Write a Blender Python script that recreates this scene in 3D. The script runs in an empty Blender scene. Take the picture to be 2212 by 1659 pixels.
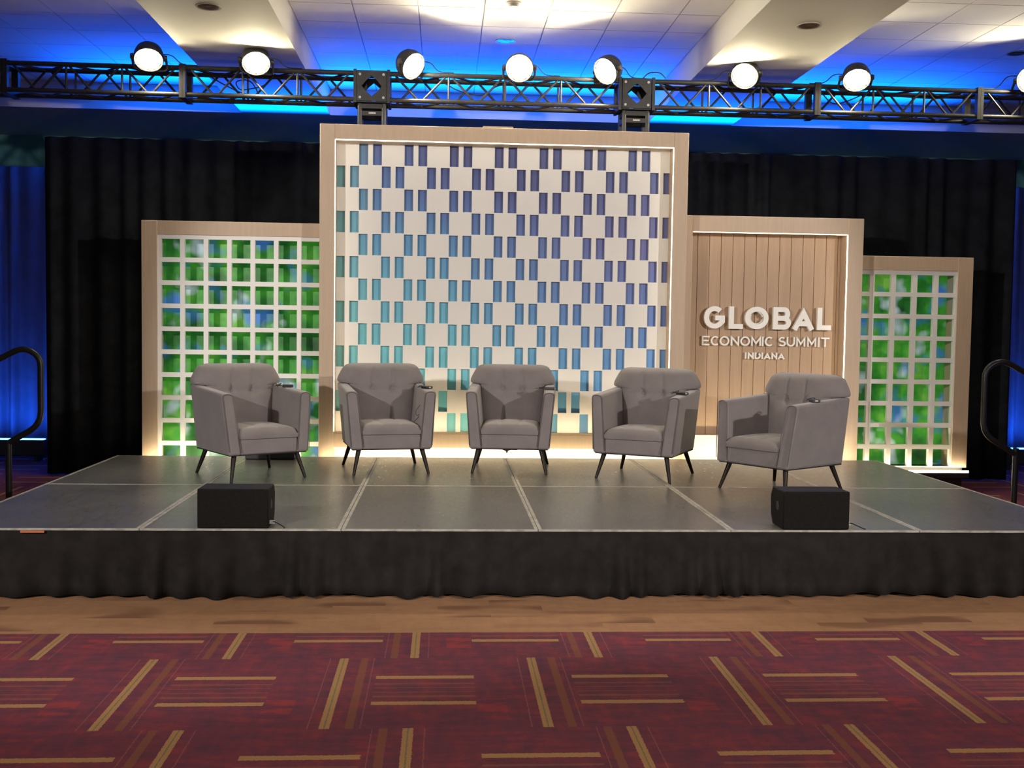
import bpy, bmesh, math, random
from mathutils import Vector, Matrix

random.seed(7)
SC = bpy.context.scene
COL = SC.collection

# ------------------------------------------------------------------ camera
F_PX, YAW, PITCH, ROLL = 2331.55, 0.0633, -0.0524, 0.0145
CAM = Vector((-0.5987, -6.6449, 1.6673))
cam_d = bpy.data.cameras.new('camera')
cam_d.sensor_fit = 'HORIZONTAL'
cam_d.sensor_width = 36.0
cam_d.lens = F_PX / 2212.0 * 36.0
cam_d.clip_end = 200
cam = bpy.data.objects.new('camera', cam_d)
COL.objects.link(cam)
fw = Vector((math.sin(YAW) * math.cos(PITCH), math.cos(YAW) * math.cos(PITCH), math.sin(PITCH)))
ri = Vector((math.cos(YAW), -math.sin(YAW), 0))
up = ri.cross(fw)
r2 = math.cos(ROLL) * ri + math.sin(ROLL) * up
u2 = -math.sin(ROLL) * ri + math.cos(ROLL) * up
cam.matrix_world = Matrix(((r2.x, u2.x, -fw.x, CAM.x), (r2.y, u2.y, -fw.y, CAM.y), (r2.z, u2.z, -fw.z, CAM.z), (0, 0, 0, 1)))
SC.camera = cam

# ------------------------------------------------------------------ world, lights, exposure
SC.view_settings.view_transform = 'Standard'
SC.view_settings.look = 'None'
SC.view_settings.gamma = 1.0
SC.view_settings.use_curve_mapping = False
SC.view_settings.exposure = 0.0

world = bpy.data.worlds.new('room_air')
SC.world = world
world.use_nodes = True
world.node_tree.nodes['Background'].inputs[0].default_value = (0.75, 0.8, 1.0, 1)
world.node_tree.nodes['Background'].inputs[1].default_value = 0.05


def aim(o, target):
    d = Vector(target) - o.location
    o.rotation_euler = d.to_track_quat('-Z', 'Y').to_euler()


def spot(name, loc, target, power, size, blend, color, radius=0.12):
    l = bpy.data.lights.new(name, 'SPOT')
    l.energy = power
    l.spot_size = math.radians(size)
    l.spot_blend = blend
    l.color = color
    l.shadow_soft_size = radius
    o = bpy.data.objects.new(name, l)
    COL.objects.link(o)
    o.location = loc
    aim(o, target)
    return o


def area(name, loc, target, power, sx, sy, color, spread=180):
    l = bpy.data.lights.new(name, 'AREA')
    l.shape = 'RECTANGLE'
    l.size = sx
    l.size_y = sy
    l.energy = power
    l.color = color
    l.spread = math.radians(spread)
    o = bpy.data.objects.new(name, l)
    COL.objects.link(o)
    o.location = loc
    aim(o, target)
    return o


# two front-of-house stage lights on stands behind the camera, left and right
spot('front_light', (-6.7, -8.2, 4.05), (0.3, 3.0, 1.15), 2700, 35, 0.3, (1.0, 0.93, 0.86))
spot('front_light', (7.2, -8.2, 4.05), (0.3, 3.0, 1.15), 2700, 35, 0.3, (1.0, 0.92, 0.85))
# dimmed house lighting of the hall behind the camera
area('house_light', (0, -6.5, 4.2), (0, -6.5, 0), 290, 9, 3, (1.0, 0.86, 0.7))
# blue wash battens along the top of the rear pipe, behind the black drape
for bx_ in (-3.0, 0.45, 3.9):
    area('blue_wash', (bx_, 7.05, 3.72), (bx_, 6.05, 5.15), 170, 3.4, 0.12, (0.0, 0.095, 1.0), 94)


# ------------------------------------------------------------------ mesh helpers
def link(o, parent=None):
    COL.objects.link(o)
    if parent is not None:
        o.parent = parent
        if parent.get('_world'):
            o.matrix_parent_inverse = Matrix.Translation(-parent.location)
    return o


def mesh(name, verts, faces, mat, smooth=None):
    m = bpy.data.meshes.new(name)
    m.from_pydata([tuple(v) for v in verts], [], faces)
    m.update()
    bm = bmesh.new()
    bm.from_mesh(m)
    bmesh.ops.recalc_face_normals(bm, faces=bm.faces[:])
    bm.to_mesh(m)
    bm.free()
    if mat is not None:
        m.materials.append(mat)
    if smooth is not None:
        for p in m.polygons:
            p.use_smooth = True
        m.set_sharp_from_angle(angle=math.radians(smooth))
    return m


def obj(name, m, parent=None):
    return link(bpy.data.objects.new(name, m), parent)


HEXF = [(0, 3, 2, 1), (4, 5, 6, 7), (0, 1, 5, 4), (1, 2, 6, 5), (2, 3, 7, 6), (3, 0, 4, 7)]


def boxv(x0, x1, y0, y1, z0, z1):
    return [(x0, y0, z0), (x1, y0, z0), (x1, y1, z0), (x0, y1, z0), (x0, y0, z1), (x1, y0, z1), (x1, y1, z1), (x0, y1, z1)]


class MB:
    def __init__(s):
        s.v = []
        s.f = []

    def add(s, v, f):
        n = len(s.v)
        s.v += [tuple(q) for q in v]
        s.f += [tuple(i + n for i in q) for q in f]
        return s

    def box(s, *a):
        return s.add(boxv(*a), HEXF)

    def tube(s, pts, r, n=10, cap=True):
        pts = [Vector(p) for p in pts]
        rs = r if isinstance(r, (list, tuple)) else [r] * len(pts)
        rings = []
        t0 = (pts[1] - pts[0]).normalized()
        a = t0.orthogonal().normalized()
        for i, p in enumerate(pts):
            if i == 0:
                t = t0
            elif i == len(pts) - 1:
                t = (pts[i] - pts[i - 1]).normalized()
            else:
                t = ((pts[i + 1] - p).normalized() + (p - pts[i - 1]).normalized()).normalized()
            a = (a - t * a.dot(t)).normalized()
            b = t.cross(a)
            rings.append([p + (a * math.cos(2 * math.pi * k / n) + b * math.sin(2 * math.pi * k / n)) * rs[i] for k in range(n)])
        v = [q for rg in rings for q in rg]
        f = []
        for i in range(len(pts) - 1):
            for k in range(n):
                f.append((i * n + k, i * n + (k + 1) % n, (i + 1) * n + (k + 1) % n, (i + 1) * n + k))
        if cap:
            f.append(tuple(range(n - 1, -1, -1)))
            f.append(tuple((len(pts) - 1) * n + k for k in range(n)))
        return s.add(v, f)

    def lathe(s, prof, n=28, axis='Y'):
        # prof: list of (radius, along)
        v = []
        for r, h in prof:
            for k in range(n):
                a = 2 * math.pi * k / n
                c, d = r * math.cos(a), r * math.sin(a)
                v.append((c, h, d) if axis == 'Y' else (c, d, h))
        f = []
        for i in range(len(prof) - 1):
            for k in range(n):
                f.append((i * n + k, i * n + (k + 1) % n, (i + 1) * n + (k + 1) % n, (i + 1) * n + k))
        f.append(tuple(range(n - 1, -1, -1)))
        f.append(tuple((len(prof) - 1) * n + k for k in range(n)))
        return s.add(v, f)

    def build(s, name, mat, parent=None, smooth=None, bevel=None, seg=2):
        m = mesh(name, s.v, s.f, mat, smooth)
        o = obj(name, m, parent)
        if bevel:
            b = o.modifiers.new('bevel', 'BEVEL')
            b.width = bevel
            b.segments = seg
            b.limit_method = 'ANGLE'
            b.angle_limit = math.radians(30)
            for p in m.polygons:
                p.use_smooth = True
            m.set_sharp_from_angle(angle=math.radians(50))
        return o


def arcpts(path, r, n=6):
    """round the corners of a polyline"""
    P = [Vector(p) for p in path]
    out = [P[0]]
    for i in range(1, len(P) - 1):
        a, b, c = P[i - 1], P[i], P[i + 1]
        d1, d2 = (a - b), (c - b)
        rr = min(r, d1.length * .49, d2.length * .49)
        p1, p2 = b + d1.normalized() * rr, b + d2.normalized() * rr
        for k in range(n + 1):
            t = k / n
            out.append(p1 * (1 - t) ** 2 + b * 2 * t * (1 - t) + p2 * t * t)
    out.append(P[-1])
    return out


def tag(o, label=None, cat=None, group=None, kind=None):
    if label:
        o['label'] = label
    if cat:
        o['category'] = cat
    if group:
        o['group'] = group
    if kind:
        o['kind'] = kind
    return o


def thing(name, label, cat, loc, rz=0.0, group=None, world_children=False):
    o = bpy.data.objects.new(name, None)
    o.empty_display_size = 0.1
    COL.objects.link(o)
    o.location = loc
    o.rotation_euler = (0, 0, rz)
    if world_children:
        o['_world'] = 1
    return tag(o, label, cat, group)


def copy_tree(o, parent=None):
    c = o.copy()
    COL.objects.link(c)
    c.parent = parent
    for ch in list(o.children):
        copy_tree(ch, c)
    return c


# ------------------------------------------------------------------ materials
def new_mat(name):
    m = bpy.data.materials.new(name)
    m.use_nodes = True
    nt = m.node_tree
    b = nt.nodes['Principled BSDF']
    return m, nt, b


class NT:
    """tiny node-math helper"""

    def __init__(s, nt):
        s.nt = nt
        s.N = nt.nodes
        s.L = nt.links

    def node(s, t, **kw):
        n = s.N.new(t)
        for k, v in kw.items():
            setattr(n, k, v)
        return n

    def _in(s, sock, v):
        if hasattr(v, 'is_linked') or isinstance(v, bpy.types.NodeSocket):
            s.L.new(v, sock)
        else:
            sock.default_value = v

    def math(s, op, a, b=None, c=None, clamp=False):
        n = s.N.new('ShaderNodeMath')
        n.operation = op
        n.use_clamp = clamp
        s._in(n.inputs[0], a)
        if b is not None:
            s._in(n.inputs[1], b)
        if c is not None:
            s._in(n.inputs[2], c)
        return n.outputs[0]

    def pos(s):
        g = s.N.new('ShaderNodeNewGeometry')
        x = s.N.new('ShaderNodeSeparateXYZ')
        s.L.new(g.outputs['Position'], x.inputs[0])
        return g.outputs['Position'], x.outputs[0], x.outputs[1], x.outputs[2]

    def mapping(s, vec, scale=(1, 1, 1), loc=(0, 0, 0)):
        m = s.N.new('ShaderNodeMapping')
        m.inputs['Scale'].default_value = scale
        m.inputs['Location'].default_value = loc
        s.L.new(vec, m.inputs['Vector'])
        return m.outputs[0]

    def noise(s, vec, scale, detail=2, rough=0.5, out=0):
        n = s.N.new('ShaderNodeTexNoise')
        n.inputs['Scale'].default_value = scale
        n.inputs['Detail'].default_value = detail
        n.inputs['Roughness'].default_value = rough
        if vec is not None:
            s.L.new(vec, n.inputs['Vector'])
        return n.outputs[out]

    def ramp(s, fac, stops, interp='LINEAR'):
        r = s.N.new('ShaderNodeValToRGB')
        r.color_ramp.interpolation = interp
        el = r.color_ramp.elements
        while len(el) < len(stops):
            el.new(0.5)
        for e, (p, c) in zip(el, stops):
            e.position = p
            e.color = (c[0], c[1], c[2], 1)
        s._in(r.inputs[0], fac)
        return r.outputs[0]

    def mix(s, fac, a, b):
        n = s.N.new('ShaderNodeMix')
        n.data_type = 'RGBA'
        s._in(n.inputs[0], fac)
        for sock, v in ((n.inputs[6], a), (n.inputs[7], b)):
            if isinstance(v, (tuple, list)):
                sock.default_value = (v[0], v[1], v[2], 1)
            else:
                s.L.new(v, sock)
        return n.outputs[2]

    def step(s, x, lo, hi):
        """1 where lo<x<hi"""
        return s.math('MULTIPLY', s.math('GREATER_THAN', x, lo), s.math('LESS_THAN', x, hi))

    def bump(s, h, strength, dist=0.01):
        b = s.N.new('ShaderNodeBump')
        b.inputs['Strength'].default_value = strength
        b.inputs['Distance'].default_value = dist
        s.L.new(h, b.inputs['Height'])
        return b.outputs[0]


def plain(name, col, rough=0.6, var=0.12, nscale=8.0, metal=0.0, bump=0.0, bscale=300.0, coat=0.0, sheen=0.0, stretch=(1, 1, 1)):
    m, nt, b = new_mat(name)
    q = NT(nt)
    tc = q.node('ShaderNodeTexCoord')
    vec = q.mapping(tc.outputs['Object'], stretch)
    n = q.noise(vec, nscale, 4, 0.6)
    lo = tuple(c * (1 - var) for c in col)
    hi = tuple(min(1, c * (1 + var)) for c in col)
    nt.links.new(q.ramp(n, [(0.3, lo), (0.7, hi)]), b.inputs['Base Color'])
    b.inputs['Roughness'].default_value = rough
    b.inputs['Metallic'].default_value = metal
    if coat:
        b.inputs['Coat Weight'].default_value = coat
    if sheen:
        b.inputs['Sheen Weight'].default_value = sheen
    if bump:
        nt.links.new(q.bump(q.noise(vec, bscale, 2), bump), b.inputs['Normal'])
    return m


def emit(name, col, strength):
    m, nt, b = new_mat(name)
    b.inputs['Base Color'].default_value = (0.8, 0.8, 0.8, 1)
    q = NT(nt)
    tc = q.node('ShaderNodeTexCoord')
    n = q.noise(tc.outputs['Object'], 3.0)
    lo = tuple(c * 0.97 for c in col)
    nt.links.new(q.ramp(n, [(0.3, lo), (0.7, col)]), b.inputs['Emission Color'])
    b.inputs['Emission Strength'].default_value = strength
    return m


M = {}
M['wood'] = plain('pale_maple', (0.54, 0.405, 0.295), 0.5, 0.06, 5.0, stretch=(6, 6, 0.6))
M['plank'] = plain('oak_plank', (0.45, 0.305, 0.20), 0.55, 0.07, 4.0, stretch=(7, 7, 0.5))
M['white'] = plain('white_paint', (0.68, 0.66, 0.645), 0.6, 0.02, 2.0)
M['lattice'] = plain('white_lattice_paint', (0.90, 0.89, 0.87), 0.5, 0.02, 2.0)
M['letter'] = plain('white_letter', (0.86, 0.85, 0.83), 0.5, 0.02, 4.0)
M['black_metal'] = plain('black_truss_metal', (0.022, 0.022, 0.024), 0.45, 0.3, 14.0)
M['lamp_black'] = plain('black_lamp_casing', (0.03, 0.03, 0.032), 0.4, 0.2, 14.0)
M['steel'] = plain('bright_steel', (0.55, 0.55, 0.55), 0.35, 0.1, 10.0, metal=0.9)
M['black_plastic'] = plain('black_plastic', (0.02, 0.02, 0.022), 0.4, 0.2, 30)
M['cable'] = plain('black_cable', (0.015, 0.015, 0.015), 0.5, 0.2, 30)
M['speaker'] = plain('textured_black_speaker_paint', (0.0075, 0.0066, 0.0066), 0.65, 0.35, 60, bump=0.4, bscale=220)
M['drape'] = plain('black_drape_cloth', (0.014, 0.0145, 0.018), 0.95, 0.3, 6, bump=0.2, bscale=400)
M['skirt'] = plain('black_skirt_cloth', (0.016, 0.014, 0.014), 0.95, 0.3, 8, bump=0.2, bscale=400)
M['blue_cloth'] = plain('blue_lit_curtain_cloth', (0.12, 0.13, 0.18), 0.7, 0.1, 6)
M['leg'] = plain('dark_stained_leg', (0.012, 0.008, 0.006), 0.4, 0.4, 20, stretch=(4, 4, 1))
M['fabric'] = plain('mauve_grey_velvet', (0.205, 0.180, 0.185), 0.9, 0.10, 6, bump=0.25, bscale=500, sheen=0.25)
M['piping'] = plain('grey_piping', (0.13, 0.115, 0.12), 0.9, 0.1, 6)
M['lining'] = plain('black_lining', (0.02, 0.018, 0.018), 0.95, 0.2, 20)
M['soffit'] = plain('painted_plasterboard', (0.66, 0.64, 0.58), 0.8, 0.02, 1.5)
M['tile'] = plain('mineral_ceiling_tile', (0.74, 0.73, 0.66), 0.9, 0.03, 3, bump=0.15, bscale=150)
M['gap'] = plain('ceiling_grid', (0.55, 0.54, 0.49), 0.7, 0.05, 3)
M['wall'] = plain('teal_grey_wall', (0.10, 0.30, 0.31), 0.85, 0.02, 1.5)
M['edge_trim'] = plain('scuffed_aluminium_trim', (0.36, 0.34, 0.30), 0.5, 0.35, 14, stretch=(1, 1, 1))
M['rail_metal'] = plain('black_handrail_paint', (0.012, 0.012, 0.012), 0.35, 0.2, 10)
M['trimring'] = plain('downlight_trim', (0.5, 0.48, 0.44), 0.4, 0.05, 6)
M['reflector'] = plain('downlight_reflector', (0.35, 0.22, 0.15), 0.25, 0.4, 18, metal=0.8)
M['led_warm'] = emit('warm_white_led_tape', (1.0, 0.90, 0.66), 9.0)
M['led_base'] = emit('warm_white_led_wash', (1.0, 0.86, 0.56), 42.0)
M['led_lens'] = emit('lamp_led_lens', (1.0, 0.88, 0.60), 400.0)
M['led_blue'] = emit('blue_led_bar_lens', (0.01, 0.12, 1.0), 85.0)
M['lens_plate'] = plain('lamp_lens_plate', (0.04, 0.033, 0.025), 0.5, 0.1, 20)
M['white_dot'] = plain('white_plastic', (0.7, 0.7, 0.7), 0.5, 0.05, 10)
M['silver_tag'] = plain('silver_tape', (0.45, 0.45, 0.45), 0.5, 0.1, 20)


for k_, v_ in (('speaker', 0.12), ('skirt', 0.15), ('drape', 0.05), ('leg', 0.25), ('rail_metal', 0.3)):
    M[k_].node_tree.nodes['Principled BSDF'].inputs['Specular IOR Level'].default_value = v_


def mat_deck():
    m, nt, b = new_mat('grey_stage_deck')
    q = NT(nt)
    P, x, y, z = q.pos()
    n1 = q.noise(P, 1.6, 5, 0.65)
    n2 = q.noise(q.mapping(P, (14, 3, 1)), 3.0, 4, 0.7)
    f = q.math('ADD', q.math('MULTIPLY', n1, 0.6), q.math('MULTIPLY', n2, 0.4))
    nt.links.new(q.ramp(f, [(0.32, (0.080, 0.080, 0.077)), (0.68, (0.14, 0.137, 0.128))]), b.inputs['Base Color'])
    nt.links.new(q.ramp(n2, [(0.2, (0.24, 0.24, 0.24)), (0.8, (0.40, 0.40, 0.40))]), b.inputs['Roughness'])
    nt.links.new(q.bump(n2, 0.08), b.inputs['Normal'])
    return m


M['deck'] = mat_deck()


def mat_bar():
    """printed gradient of the back sheet: indigo at the top, teal lower left, periwinkle to the right"""
    m, nt, b = new_mat('blue_gradient_print')
    q = NT(nt)
    P, x, y, z = q.pos()
    u = q.math('DIVIDE', q.math('ADD', x, 1.66), 3.3)
    v = q.math('DIVIDE', q.math('SUBTRACT', 3.44, z), 2.83)
    n = q.noise(P, 1.3, 1)
    t = q.math('ADD', q.math('SUBTRACT', q.math('MULTIPLY', v, 0.95), q.math('MULTIPLY', u, 0.42)), q.math('ADD', 0.12, q.math('MULTIPLY', q.math('SUBTRACT', n, 0.5), 0.25)))
    c1 = q.ramp(t, [(0.0, (0.022, 0.026, 0.16)), (0.14, (0.045, 0.10, 0.33)), (0.42, (0.07, 0.27, 0.50)), (0.75, (0.13, 0.50, 0.58)), (1.0, (0.18, 0.55, 0.60))])
    c2 = q.ramp(v, [(0.0, (0.05, 0.08, 0.25)), (0.35, (0.105, 0.11, 0.34)), (0.6, (0.08, 0.17, 0.48)), (0.85, (0.10, 0.33, 0.70)), (1.0, (0.05, 0.12, 0.50))])
    w = q.math('MULTIPLY', q.math('SUBTRACT', u, 0.35), 1.55, clamp=True)
    c = q.mix(w, c1, c2)
    g = q.math('MULTIPLY', q.math('SUBTRACT', 0.12, u), 6.0, clamp=True)
    nt.links.new(q.mix(0.05, q.mix(g, c, (0.12, 0.38, 0.35)), (0.75, 0.78, 0.85)), b.inputs['Base Color'])
    b.inputs['Roughness'].default_value = 0.5
    return m


M['bar'] = mat_bar()


def mat_print(off):
    m, nt, b = new_mat('blurred_foliage_print')
    q = NT(nt)
    P, x, y, z = q.pos()
    pv = q.mapping(P, (1, 1, 1), off)
    n1 = q.noise(pv, 2.6, 3, 0.55)
    n2 = q.noise(q.mapping(P, (1, 1, 1), (off[0] + 7, 3, 5)), 3.0, 2, 0.5)
    n3 = q.noise(q.mapping(P, (1, 1, 1), (off[0] - 11, 9, 2)), 3.4, 2, 0.5)
    g = q.ramp(n1, [(0.30, (0.008, 0.045, 0.012)), (0.46, (0.018, 0.16, 0.022)), (0.58, (0.05, 0.30, 0.03)), (0.72, (0.17, 0.44, 0.06))])
    bl = q.ramp(n2, [(0.55, (0, 0, 0)), (0.70, (1, 1, 1))])
    wh = q.ramp(n3, [(0.58, (0, 0, 0)), (0.72, (1, 1, 1))])
    c = q.mix(bl, g, (0.05, 0.18, 0.55))
    c = q.mix(wh, c, (0.50, 0.60, 0.68))
    nt.links.new(c, b.inputs['Base Color'])
    # weak glow in the print's own colours, added to brighten it behind the lattice
    nt.links.new(c, b.inputs['Emission Color'])
    b.inputs['Emission Strength'].default_value = 0.40
    b.inputs['Roughness'].default_value = 0.45
    return m


M['print_l'] = mat_print((0, 0, 0))
M['print_r'] = mat_print((4.3, 1, 2))


def mat_carpet():
    m, nt, b = new_mat('patterned_ballroom_carpet')
    q = NT(nt)
    P, x0, y0, z = q.pos()
    jx = q.math('MULTIPLY', q.math('SUBTRACT', q.noise(P, 90, 1), 0.5), 0.012)
    jy = q.math('MULTIPLY', q.math('SUBTRACT', q.noise(q.mapping(P, (1, 1, 1), (5, 5, 5)), 90, 1), 0.5), 0.012)
    x = q.math('ADD', x0, jx)
    y = q.math('ADD', y0, jy)
    PX, PY = 0.934, 0.95
    yr = q.math('DIVIDE', q.math('SUBTRACT', -1.28, y), PY)          # row index grows toward the viewer
    row = q.math('FLOOR', yr)
    v = q.math('MULTIPLY', q.math('SUBTRACT', yr, row), PY)           # 0..0.95 inside a row
    odd = q.math('FLOORED_MODULO', row, 2.0)
    # even rows: bar at -0.144, horizontals .03-.49 ; odd rows mirrored: bar at .204
    ua = q.math('FLOORED_MODULO', q.math('SUBTRACT', x, -0.30), PX)
    ub = q.math('FLOORED_MODULO', q.math('SUBTRACT', 0.36, x), PX)
    u = q.math('ADD', q.math('MULTIPLY', ua, q.math('SUBTRACT', 1.0, odd)), q.math('MULTIPLY', ub, odd))
    # u: 0.156 = bar centre, brown at .26, horizontals .33 to .795
    bar = q.step(u, 0.134, 0.178)
    core = q.step(u, 0.153, 0.159)
    brown = q.step(u, 0.240, 0.276)
    thin = q.math('ADD', q.step(u, 0.085, 0.090), q.step(u, 0.302, 0.307))
    hx = q.step(u, 0.33, 0.795)
    h1 = q.math('MULTIPLY', hx, q.math('ADD', q.step(v, 0.275, 0.318), q.step(v, 0.628, 0.671)))
    fine = q.math('MULTIPLY', hx, q.math('ADD', q.math('ADD', q.step(v, 0.38, 0.40), q.step(v, 0.44, 0.45)), q.math('ADD', q.step(v, 0.50, 0.51), q.step(v, 0.55, 0.575))))
    patch = q.math('MULTIPLY', q.step(u, 0.80, 0.93), q.step(v, 0.60, 0.78))
    # streaky red ground
    s1 = q.noise(q.mapping(P, (2.2, 7, 1)), 2.2, 4, 0.65)
    s2 = q.noise(q.mapping(P, (7, 2.2, 1), (3, 1, 0)), 2.0, 4, 0.65)
    s = q.math('ADD', q.math('MULTIPLY', s1, 0.55), q.math('MULTIPLY', s2, 0.45))
    ground = q.ramp(s, [(0.36, (0.072, 0.015, 0.040)), (0.50, (0.130, 0.018, 0.040)), (0.64, (0.215, 0.022, 0.032))])
    pile = q.noise(P, 260, 2, 0.7)
    c = q.mix(q.math('MULTIPLY', q.math('MULTIPLY', patch, q.ramp(s1, [(0.42, (0, 0, 0)), (0.55, (1, 1, 1))])), 0.6), ground, (0.30, 0.022, 0.026))
    c = q.mix(q.math('MULTIPLY', fine, 0.45), c, (0.25, 0.085, 0.030))
    c = q.mix(q.math('MULTIPLY', brown, 0.72), c, (0.20, 0.062, 0.022))
    c = q.mix(q.math('MULTIPLY', thin, 0.5), c, (0.30, 0.10, 0.07))
    tan = q.ramp(pile, [(0.3, (0.28, 0.145, 0.052)), (0.7, (0.43, 0.235, 0.09))])
    c = q.mix(bar, c, tan)
    c = q.mix(h1, c, tan)
    c = q.mix(q.math('MULTIPLY', core, 0.8), c, (0.10, 0.13, 0.06))
    # plain tan border along the stage with darker worn blocks
    bx = q.noise(q.mapping(P, (1.2, 3.2, 1), (2, 8, 0)), 1.6, 0)
    br = q.node('ShaderNodeTexBrick')
    br.inputs['Scale'].default_value = 1.0
    br.inputs['Brick Width'].default_value = 0.62
    br.inputs['Row Height'].default_value = 0.13
    br.inputs['Mortar Size'].default_value = 0.0
    br.inputs['Color1'].default_value = (0, 0, 0, 1)
    br.inputs['Color2'].default_value = (1, 1, 1, 1)
    nt.links.new(P, br.inputs['Vector'])
    blk = q.math('MULTIPLY', q.ramp(br.outputs['Color'], [(0.62, (0, 0, 0)), (0.9, (1, 1, 1))]), q.ramp(bx, [(0.48, (0, 0, 0)), (0.62, (1, 1, 1))]))
    border = q.mix(blk, q.ramp(q.math('ADD', q.math('MULTIPLY', s, .6), q.math('MULTIPLY', pile, .4)), [(0.35, (0.26, 0.125, 0.058)), (0.65, (0.40, 0.215, 0.105))]), (0.18, 0.078, 0.036))
    inb = q.step(y0, -0.825, 0.55)
    c = q.mix(inb, c, border)
    c = q.mix(q.math('MULTIPLY', q.math('SUBTRACT', 0.55, pile), 0.5, clamp=True), c, (0.02, 0.008, 0.01))
    nt.links.new(c, b.inputs['Base Color'])
    b.inputs['Roughness'].default_value = 0.95
    nt.links.new(q.bump(pile, 0.35, 0.006), b.inputs['Normal'])
    return m


M['carpet'] = mat_carpet()

# ------------------------------------------------------------------ the hall
tag(MB().box(-10, 10, -11, 9.6, -0.1, 0.0).build('floor', M['carpet']), kind='structure')
tag(MB().box(-10, 10, 9.3, 9.45, 0.0, 5.0).build('wall_back', M['wall']), kind='structure')
tag(MB().box(-10.15, -10, -11, 9.45, 0.0, 5.0).build('wall_left', M['wall']), kind='structure')
tag(MB().box(10, 10.15, -11, 9.45, 0.0, 5.0).build('wall_right', M['wall']), kind='structure')
ZC, ZS = 4.62, 4.30
ceil = tag(MB().box(-10, 10, -11, 9.45, ZC + 0.014, ZC + 0.2).build('ceiling', M['gap']), kind='structure')
LSX, RSX = (-3.15, -2.06), (1.97, 3.05)
YB = 7.2
for k, (a, b) in enumerate((LSX, RSX)):
    tag(MB().box(a, b, -11, YB, ZS, ZC + 0.013).build('trim_%d' % (k + 1), M['soffit']), kind='structure')
tag(MB().box(-10, 10, YB, 9.3, ZS, ZC + 0.013).build('trim_3', M['soffit']), kind='structure')
# ceiling tiles lie in the three coffers, each a lay-in panel with a recessed joint around it
TW = 0.61
tile_mesh = mesh('ceiling_tile', boxv(0.006, TW - 0.006, 0.006, TW - 0.006, 0, 0.014), HEXF, M['tile'])


def tiles(x0, x1, y0, y1, xs):
    n = 0
    x = xs
    while x < x1 - 0.02:
        y = y1 - TW
        while y > y0 - TW:
            a, b = max(x, x0), min(x + TW, x1)
            if b - a > 0.05:
                if b - a > TW - 0.001:
                    o = obj('ceiling_tile', tile_mesh, ceil)
                    o.location = (x, y, ZC)
                else:
                    o = obj('ceiling_tile', mesh('ceiling_tile', boxv(a - x + 0.006, b - x - 0.006, 0.006, TW - 0.006, 0, 0.014), HEXF, M['tile']), ceil)
                    o.location = (x, y, ZC)
                n += 1
            y -= TW
        x += TW


tiles(LSX[1], RSX[0], 0.5, YB - 0.01, -2.7)
tiles(-8.0, LSX[0], 2.5, YB - 0.01, -8.0 - 0.03)
tiles(RSX[1], 8.2, 2.2, YB - 0.01, RSX[1] - 0.2)
for (a, b, y1) in ((LSX[1], RSX[0], YB - 0.01 - TW * 12), (-10, LSX[0], YB - 0.01 - TW * 9), (RSX[1], 10, YB - 0.01 - TW * 10)):
    tag(MB().box(a, b, -11, y1, ZC, ZC + 0.0139).build('ceiling_field', M['tile'], ceil))


def downlight(x, y, z, label, d=0.17):
    t = thing('recessed_downlight', label, 'downlight', (x, y, z), group='recessed downlights')
    MB().lathe([(d * .52, -0.004), (d * .62, -0.006), (d * .62, 0.0), (d * .52, 0.0)], 28, 'Z').build('trim_ring', M['trimring'], t, 40)
    MB().lathe([(d * .52, -0.0045), (d * .36, -0.010), (d * .2, -0.007), (0.005, -0.0065)], 28, 'Z').build('reflector', M['reflector'], t, 40)
    return t


downlight(-2.59, 2.643, ZS, 'round recessed downlight in the left dropped ceiling beam')
downlight(2.508, 2.622, ZS, 'round recessed downlight in the right dropped ceiling beam')
downlight(0.0, 4.65, ZC, 'round recessed downlight in the blue part of the middle ceiling bay')
downlight(5.37, 4.51, ZC, 'round recessed downlight in the right ceiling bay at the frame edge')
sd = thing('smoke_detector', 'small white smoke detector on the cream ceiling tiles', 'smoke detector', (0.0, 3.34, ZC))
MB().lathe([(0.02, -0.045), (0.045, -0.04), (0.055, -0.015), (0.06, 0.0)], 24, 'Z').build('housing', M['white_dot'], sd, 40)
MB().lathe([(0.065, -0.012), (0.07, -0.008), (0.07, 0.0)], 24, 'Z').build('mount_plate', M['white_dot'], sd, 40)

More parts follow.
